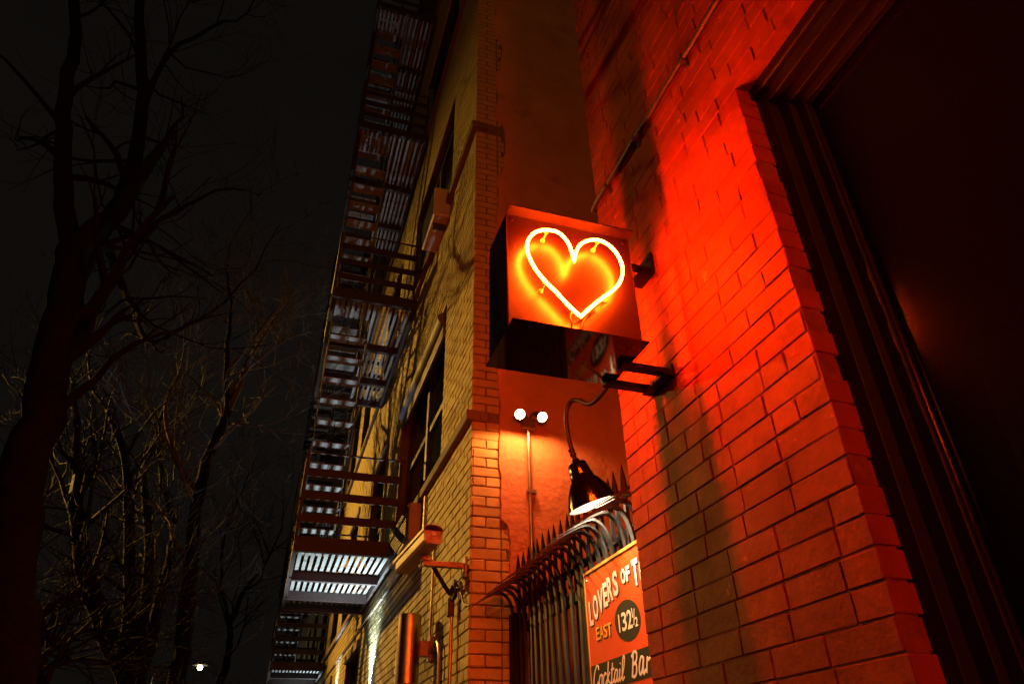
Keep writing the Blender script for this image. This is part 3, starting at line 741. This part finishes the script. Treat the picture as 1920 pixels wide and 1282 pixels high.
# ================================================================ twin flood lamp on the stucco
fl = thing('twin_floodlight', (1.49, YE, 1.0), 'pair of glaring flood bulbs on a vertical conduit against the stucco end wall', 'floodlight')
m_ = MB(); m_.tube([(1.492, YE-0.035, -0.4), (1.492, YE-0.035, 2.092)], 0.0135, 10); m_.build('conduit', 'steel', fl, smooth=True)
m_ = MB(); m_.box(1.445, 1.540, YE-0.075, YE-0.017, 2.09, 2.165); m_.build('junction_box', 'steel', fl, bevel=0.006)
for zz in (1.63, 0.9): MB().box(1.470, 1.535, YE-0.050, YE-0.016, zz, zz+0.022).build('pipe_strap', 'steel', fl)
for bx, s_ in ((1.378, -1), (1.568, 1)):
    c0 = Vector((bx-s_*0.02, YE-0.12, 2.175)); aim = Vector((s_*0.10, -0.62, -0.52)).normalized()
    m_ = MB(); m_.lathe([(-0.05,0.0),(-0.05,0.016),(0.0,0.018),(0.03,0.032),(0.058,0.039),(0.058,0.036)], c0, aim, 20); hd = m_.build('lamp_head', 'lampgrey', fl, smooth=True)
    m_ = MB(); m_.lathe([(0.0578,0.036),(0.045,0.032),(0.020,0.020),(0.010,0.0)], c0, aim, 20); m_.build('reflector', 'reflector', hd, smooth=True)
    m_ = MB(); m_.tube([(1.492, YE-0.045, 2.16), (1.492+s_*0.03, YE-0.05, 2.215), tuple(c0-aim*0.045)], 0.008, 8); m_.build('swivel', 'lampgrey', hd, smooth=True)
    m_ = MB(); m_.lathe([(0.012,0.008),(0.025,0.015),(0.040,0.019),(0.052,0.015),(0.058,0.0)], c0, aim, 16); m_.build('bulb', 'bulb', hd, smooth=True)
    light('flood_light', 'SPOT', c0+aim*0.085, (1.0,0.25,0.06), 36 if s_ < 0 else 13, fl, rot_dir=(s_*0.03,-0.12,-1), size=0.035, angle=168, blend=0.35)

# ================================================================ security camera on its bracket
sc_ = thing('security_camera', (XY, 4.233, 1.15), 'box security camera on a wall bracket at the corner of the buff building', 'security camera')
N0, N1 = at(812,1004,'y',4.02), at(757,1062,'y',4.60)
dv = (N1-N0).normalized(); sd = dv.cross(Vector((0,0,1))).normalized(); uv = sd.cross(dv)
def prism(prof, a, b, name, mat, parent):
    m_ = MB(); k = len(prof)
    vv = [a+sd*p[0]+uv*p[1] for p in prof] + [b+sd*p[0]+uv*p[1] for p in prof]
    ff = [tuple(range(k)), tuple(range(2*k-1, k-1, -1))] + [(i, k+i, k+(i+1) % k, (i+1) % k) for i in range(k)]
    m_.add(vv, ff); return m_.build(name, mat, parent, bevel=0.003)
prism([(-0.040,-0.048),(0.040,-0.048),(0.056,-0.030),(0.056,0.034),(-0.056,0.034),(-0.056,-0.030)], N0, N1, 'housing', 'camshell', sc_)
prism([(-0.064,0.022),(-0.058,0.022),(-0.058,0.042),(-0.030,0.062),(0.030,0.062),(0.058,0.042),(0.058,0.022),(0.064,0.022),(0.064,0.046),(0.033,0.068),(-0.033,0.068),(-0.064,0.046)], N0-dv*0.012, N1+dv*0.05, 'sunshade', 'camshell', sc_)
m_ = MB(); m_.beam(N0-dv*0.004+uv*0.006, N0-dv*0.013+uv*0.006, 0.030, 0.022, uv); m_.build('latch', 'acbox', sc_, bevel=0.002)
m_ = MB(); m_.lathe([(0,0.030),(0.012,0.028),(0.012,0.0)], N1, dv, 16); m_.build('lens_window', 'glass', sc_)
bz = 1.146; bxo = 0.842
MB().box(bxo-0.02, XY-0.0125, 4.215, 4.252, bz, bz+0.034).build('bracket_arm', 'camshell', sc_, bevel=0.004)
MB().box(XY-0.012, XY-0.0005, 4.20, 4.267, bz-0.055, bz+0.070).build('wall_plate', 'camshell', sc_, bevel=0.002)
m_ = MB(); m_.lathe([(0,0),(0,0.034),(0.02,0.034),(0.03,0.02),(0.055,0.02),(0.055,0)], (bxo, 4.233, bz+0.03), (0,0,1), 16); m_.build('swivel', 'camshell', sc_, smooth=True)
c0 = at(800,1035,'y',4.22); c1 = at(843,1112,'x',XY-0.05)
m_ = MB(); m_.tube(catmull([c0, c0.lerp(c1,0.25)+Vector((0,0,-0.012)), c0.lerp(c1,0.7)+Vector((0,0,-0.01)), c1], 5), 0.014, 8); m_.build('cable_sleeve', 'wire', sc_, smooth=True)
for q in range(5):
    cc = c1+Vector((0.02, -0.045+q*0.003, 0.005*q)); r_ = 0.043+q*0.003
    m_ = MB(); m_.tube([(cc.x+rnd.uniform(-.004,.004)+0.010*math.cos(a*2+q), cc.y+r_*math.cos(a), cc.z+r_*math.sin(a)) for a in [2*math.pi*i/20 for i in range(20)]], 0.0055, 6, closed=True); m_.build('cable_coil', 'wire', sc_, smooth=True)
m_ = MB(); m_.tube(catmull([c1+Vector((0.02,-0.08,0.03)), c1+Vector((0.03,-0.16,-0.02)), c1+Vector((0.035,-0.24,-0.11)), c1+Vector((0.042,-0.34,-0.14)), Vector((XY-0.004, YE-0.004, c1.z-0.14))], 5), 0.0055, 6); m_.build('loose_cable', 'wire', sc_, smooth=True)
m_ = MB(); m_.box(c1.x-0.012, c1.x+0.03, c1.y-0.022, c1.y+0.022, c1.z-0.14, c1.z-0.03); m_.build('cable_gland', 'wire', sc_, bevel=0.004)
m_ = MB(); m_.tube([(XY-0.035, c1.y, c1.z-0.13), (XY-0.035, c1.y, ZG+0.3)], 0.0125, 10); m_.build('conduit', 'steel', sc_, smooth=True)

# ================================================================ cylinder sconces
def sconce(y, z, label):
    s_ = thing('wall_sconce', (XY, y, z), label, 'wall light', 'copper sconces on the buff facade')
    xc, r_ = 0.925, 0.082
    m_ = MB(); m_.lathe([(-0.225,0.0),(-0.225,r_-0.004),(-0.221,r_),(0.221,r_),(0.225,r_-0.004),(0.222,r_-0.006),(0.20,r_-0.006),(0.20,0)], (xc,y,z), (0,0,1), 40); m_.build('cylinder', 'copper', s_, smooth=True)
    MB().box(xc+r_-0.006, XY-0.028, y-0.035, y+0.035, z-0.045, z+0.055).build('arm', 'camshell', s_, bevel=0.004)
    MB().box(XY-0.028, XY-0.001, y-0.055, y+0.055, z-0.075, z+0.085).build('back_box', 'camshell', s_, bevel=0.004)
    return s_
s1 = sconce(5.13, 0.815, 'copper cylinder sconce on the buff facade below the security camera')
sconce(9.05, 0.80, 'copper cylinder sconce on the buff facade under the fire escape')
sconce(13.0, 0.80, 'copper cylinder sconce on the buff facade between the first two fire escapes')
m_ = MB(); m_.tube([(XY-0.014, 5.15, 0.90), (XY-0.014, 5.15, 1.66)], 0.009, 8); m_.build('conduit', 'steel', s1, smooth=True)
m_ = MB(); m_.tube(catmull([(XY-0.03, 5.08, 0.80), (XY-0.03, 4.98, 0.815), (XY-0.03, 4.88, 0.83), (XY-0.03, 4.80, 0.80), (XY-0.03, 4.765, 0.72), (XY-0.03, 4.76, 0.55), (XY-0.03, 4.76, ZG+0.4)], 6), 0.011, 8); m_.build('conduit', 'steel', s1, smooth=True)
# level conduit with couplings along the facade under the fire escape
lc = thing('conduit', (XY, 8, 1.72), 'long level conduit with couplings clipped along the buff facade under the fire escape', 'pipe')
m_ = MB(); m_.tube([(XY-0.016, 5.65, 1.725), (XY-0.016, 24, 1.76)], 0.0125, 8); m_.build('tube', 'steel', lc, smooth=True)
for yy in (6.9, 7.7, 8.35, 9.5, 10.6, 12.0, 14.0):
    m_ = MB(); m_.tube([(XY-0.016, yy, 1.7285), (XY-0.016, yy+0.09, 1.7287)], 0.019, 8); m_.build('coupling', 'steel', lc, smooth=True)
m_ = MB(); m_.tube(catmull([(XY-0.016, 5.65, 1.725), (XY-0.016, 5.60, 1.735), (XY-0.016, 5.585, 1.78), (XY-0.016, 5.585, 2.1)], 4), 0.0125, 8); m_.build('riser', 'steel', lc, smooth=True)

# vent box under the first-floor belt, and the window air conditioner a floor up
vb = thing('vent_box', (XY, 6.3, 1.8), 'flat metal vent box with a dark louvred face under the belt course', 'vent')
MB().box(0.985, XY-0.001, 5.80, 6.78, 1.79, 2.115).build('casing', 'camshell', vb, bevel=0.006)
for i in range(9): MB().box(0.972, 0.9845, 5.84, 6.74, 1.825+i*0.031, 1.845+i*0.031).build('louvre', 'darkbox', vb)
m_ = MB()
for i in range(16): m_.box(1.000+0.004*(i % 3), 1.016+0.004*(i % 3), 5.792, 5.7995, 1.805+i*0.0185, 1.814+i*0.0185)
m_.build('edge_fins', 'acbox', vb)
ac = thing('air_conditioner', (XY, 5.5, 5.0), 'pale window air conditioner jutting from the second-floor window over the alley corner', 'air conditioner')
MB().box(0.93, XY+0.12, 5.17, 5.78, 4.97, 5.36).build('casing', 'acbox', ac, bevel=0.01)
for i in range(10): MB().box(0.922, 0.9295, 5.20, 5.75, 5.00+i*0.034, 5.018+i*0.034).build('louvre', 'darkbox', ac)
MB().box(0.95, XY+0.02, 5.3, 5.33, 4.90, 4.969).build('support', 'fire', ac)

# ================================================================ cool floodlights low on the facade
def uplight(y, z, label, power):
    u_ = thing('uplight', (XY, y, z), label, 'floodlight', 'cool white uplights on the buff facade')
    MB().box(0.985, XY-0.001, y-0.06, y+0.06, z-0.09, z).build('housing', 'lampgrey', u_, bevel=0.006)
    MB().box(0.995, 1.075, y-0.05, y+0.05, z+0.0005, z+0.004).build('lens', 'coolled', u_)
    light('uplight_light', 'SPOT', (1.035, y, z+0.012), COOL, power, u_, rot_dir=(-0.30,-0.10,1), size=0.025, angle=96, blend=0.7)
uplight(8.30, 0.84, 'cool white uplight on the buff facade beneath the fire escape', 420)
uplight(12.2, 1.05, 'cool white uplight on the buff facade between the first two fire escapes', 170)
uplight(16.2, 1.05, 'cool white uplight on the buff facade beneath the second fire escape', 150)

# ================================================================ street lamps
def street_lamp(x, y, z, head_dir, label, lens, color=None, power=0, aim=None, angle=150):
    s_ = thing('street_lamp', (x, y, ZG), label, 'street lamp')
    hx = head_dir
    m_ = MB(); m_.tube([(x,y,ZG),(x,y,ZG+0.5),(x,y,z-0.4)], [0.11,0.085,0.055], 12); m_.lathe([(0,0.16),(0.25,0.15),(0.32,0.09)], (x,y,ZG), (0,0,1), 12); m_.build('pole', 'lampgrey', s_, smooth=True)
    m_ = MB(); m_.tube(catmull([(x,y,z-0.45),(x+hx*0.25,y,z+0.05),(x+hx*1.0,y,z+0.16),(x+hx*1.6,y,z+0.12)], 5), 0.035, 8); m_.build('arm', 'lampgrey', s_, smooth=True)
    c = Vector((x+hx*1.85, y, z+0.09))
    m_ = MB(); m_.box(c.x-0.36, c.x+0.36, c.y-0.15, c.y+0.15, c.z-0.02, c.z+0.10); m_.build('lamp_head', 'lampgrey', s_, bevel=0.04)
    m_ = MB(); m_.lathe([(0,0.12),(0.05,0.13),(0.12,0.10),(0.15,0.05),(0.155,0)] if lens != 'farlens' else [(0,0.07),(0.05,0.10),(0.12,0.10),(0.17,0.06),(0.18,0)], (c.x, c.y, c.z-0.022), (0,0,-1), 16); m_.build('lens', lens, s_, smooth=True)
    if power: light('street_light', 'SPOT', (c.x, c.y, c.z-(0.20 if lens != 'farlens' else 0.40)), color, power, s_, rot_dir=aim, size=0.10, angle=angle, blend=0.9)
    return s_
street_lamp(-12.2, 19.0, 8.0, 1, 'sodium street lamp across the road facing the fire escapes', 'sodium', AMBER, 24000, (0.86,-0.68,-0.36), 44)
street_lamp(-7.2, -9.0, 6.5, 1, 'sodium street lamp across the road, level with the window building', 'sodium', AMBER, 680, (0.62,0.86,0.02), 84)
pf_ = ray(375,1250); pf_ = pf_*(36/pf_.y)
street_lamp(pf_.x-1.85, 36, pf_.z, 1, 'small glowing street lamp far down the road behind the bare branches', 'farlens', (1.0,0.72,0.35), 900, (-0.1,-0.5,-1), 170)

# ================================================================ bare trees
def tree(name, label, limbs, seed, twig_len=1.0, levels=3, dens=1.0, mats=('bark', 'twig')):
    """limbs = [(list of (px,py,Y), r0, r1)]; the first starts at the ground"""
    r = random.Random(seed)
    P0 = at(limbs[0][0][0][0], limbs[0][0][0][1], 'y', limbs[0][0][0][2])
    root = thing(name, (P0.x, P0.y, ZG), label, 'tree', 'bare trees along the street')
    tr, cr_ = MB(), MB()
    def grow(p, d, L, rad, lev):
        n = 5 if lev > 1 else 4; pts = [p]; q = p.copy(); dd = d.normalized()
        for i in range(n):
            dd = (dd + Vector((r.gauss(0,.20), r.gauss(0,.20), r.gauss(0.05,.17)))).normalized()
            q = q + dd*(L/n); pts.append(q.copy())
        rr_ = [max(rad*(1-0.72*i/n), 0.0022) for i in range(n+1)]
        cr_.tube(pts, rr_, 4 if lev < 2 else 5, cap=False)
        if lev <= 0: return
        kids = int(r.uniform(3.0, 5.5)*dens)
        for k in range(kids):
            t = r.uniform(0.25, 1.0); i = min(int(t*n), n-1); bp = pts[i].lerp(pts[i+1], t*n-i)
            tg = (pts[i+1]-pts[i]).normalized()
            sdv = tg.cross(Vector((r.gauss(0,1), r.gauss(0,1), r.gauss(0,1)))).normalized()
            nd = (tg*r.uniform(.5,1.0) + sdv*r.uniform(.5,1.0) + Vector((0,0,.12))).normalized()
            grow(bp, nd, L*r.uniform(.42,.72), rr_[i]*r.uniform(.45,.68), lev-1)
    for li, (pp_, r0, r1) in enumerate(limbs):
        pts = [at(a, b, 'y', Y) for a, b, Y in pp_]
        if li == 0: pts = [Vector((pts[0].x, pts[0].y, ZG-0.2))] + pts
        pts = catmull(pts, 5); n = len(pts)
        pts = [p + Vector((r.gauss(0,.012), r.gauss(0,.012), 0)) for p in pts]
        rr_ = [r0 + (r1-r0)*i/(n-1) for i in range(n)]
        (tr if r0 > 0.05 else cr_).tube(pts, rr_, 10 if r0 > 0.05 else 6)
        m = int((6 if li == 0 else 9)*dens)
        for k in range(m):
            i = r.randrange(n//4 if li else n//2, n-1); tg = (pts[i+1]-pts[i]).normalized()
            sdv = tg.cross(Vector((r.gauss(0,1), r.gauss(0,1), r.gauss(0,1)))).normalized()
            grow(pts[i], tg*0.6+sdv*0.9+Vector((0,0,.15)), twig_len*r.uniform(.6,1.5), rr_[i]*r.uniform(.28,.5), levels-1)
        grow(pts[-1], pts[-1]-pts[-2], twig_len*1.5, r1*0.95, levels)
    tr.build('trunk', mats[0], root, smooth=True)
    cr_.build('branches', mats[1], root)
    return root
tree('bare_tree', 'thick-trunked bare tree forking low, standing beside the kerb', [
    ([(-10,1330,5.0),(12,1100,5.0),(45,900,5.05),(88,720,5.1),(120,560,5.2),(135,470,5.2)], 0.165, 0.12),
    ([(135,470,5.2),(118,330,5.4),(122,190,5.5),(142,60,5.6),(138,-60,5.7)], 0.085, 0.05),
    ([(125,540,5.2),(190,440,5.5),(245,330,5.8),(268,200,6.0),(262,60,6.1),(268,-60,6.2)], 0.09, 0.05),
    ([(150,640,5.1),(205,520,5.8),(290,420,6.2),(360,380,6.6)], 0.05, 0.02),
    ([(268,200,6.0),(320,100,6.3),(420,40,6.6)], 0.04, 0.02),
    ([(190,440,5.5),(240,560,6.8),(280,640,8.2),(330,620,8.3),(390,590,8.0)], 0.045, 0.02),
  ], 11, 1.1, 3, 0.8, ('bark', 'bark'))
tree('bare_tree', 'bare tree with several slender crooked stems near the small distant street lamp', [
    ([(240,1330,12.00),(205,1200,12.00),(165,1090,12.00),(148,1000,12.20),(140,930,12.30)], 0.17, 0.10),
    ([(240,1300,12.00),(243,1150,12.00),(242,1000,12.09),(238,880,12.20),(215,800,12.30)], 0.11, 0.05),
    ([(255,1300,12.00),(272,1150,12.00),(280,1040,12.09),(272,930,12.30),(268,880,12.41)], 0.10, 0.045),
    ([(262,1280,12.00),(310,1080,12.20),(325,990,12.41),(302,890,12.59),(300,780,12.70)], 0.09, 0.03),
    ([(140,930,12.30),(138,880,12.41),(100,815,12.41)], 0.045, 0.02),
    ([(165,1090,12.00),(100,1140,11.6),(20,1160,11.3)], 0.06, 0.02),
    ([(150,1000,12.20),(105,880,12.41),(88,820,12.50)], 0.045, 0.02),
  ], 23, 1.5, 3, 1.0)
tree('bare_tree', 'bare tree whose pale twigs reach towards the fire escape', [
    ([(318,1340,10.36),(345,1180,10.36),(358,1050,10.36),(372,930,10.51),(402,830,10.66),(428,770,10.73)], 0.12, 0.07),
    ([(428,770,10.73),(424,680,10.95),(432,590,11.10),(425,500,11.25)], 0.055, 0.022),
    ([(420,790,10.73),(445,795,10.36),(500,795,9.92),(560,775,9.62)], 0.020, 0.008),
    ([(432,690,10.95),(480,630,10.66),(540,560,10.36),(600,510,10.21)], 0.040, 0.012),
    ([(428,740,10.73),(470,690,10.66),(530,640,10.36),(590,620,10.29)], 0.030, 0.01),
    ([(372,930,10.51),(330,860,10.66),(310,760,10.80),(350,690,10.95)], 0.045, 0.02),
  ], 37, 1.6, 3, 1.05, ('bark', 'paletwig'))
tree('bare_tree', 'small dark bare tree with drooping twigs close by the distant street lamp', [
    ([(395,1340,18),(428,1230,18),(432,1170,18),(455,1110,18.2)], 0.10, 0.05),
    ([(432,1170,18),(415,1100,18.2),(420,1010,18.4),(440,950,18.6)], 0.05, 0.02),
    ([(455,1110,18.2),(492,1080,18),(490,1030,18.2),(478,1000,18.3)], 0.030, 0.012),
  ], 51, 1.5, 3, 1.0)
tree('bare_tree', 'low spreading bare tree tangled with brush at the kerb', [
    ([(60,1380,8.5),(70,1290,8.5),(60,1230,8.5)], 0.10, 0.06),
    ([(65,1250,8.5),(130,1190,8.8),(190,1180,9.0)], 0.045, 0.015),
    ([(62,1260,8.5),(20,1190,8.3),(-20,1150,8.2)], 0.045, 0.015),
    ([(62,1260,8.5),(90,1140,8.8),(160,1110,9.0)], 0.045, 0.015),
    ([(62,1260,8.5),(150,1235,8.8),(260,1250,9.0)], 0.035, 0.012),
  ], 63, 1.0, 3, 1.2)
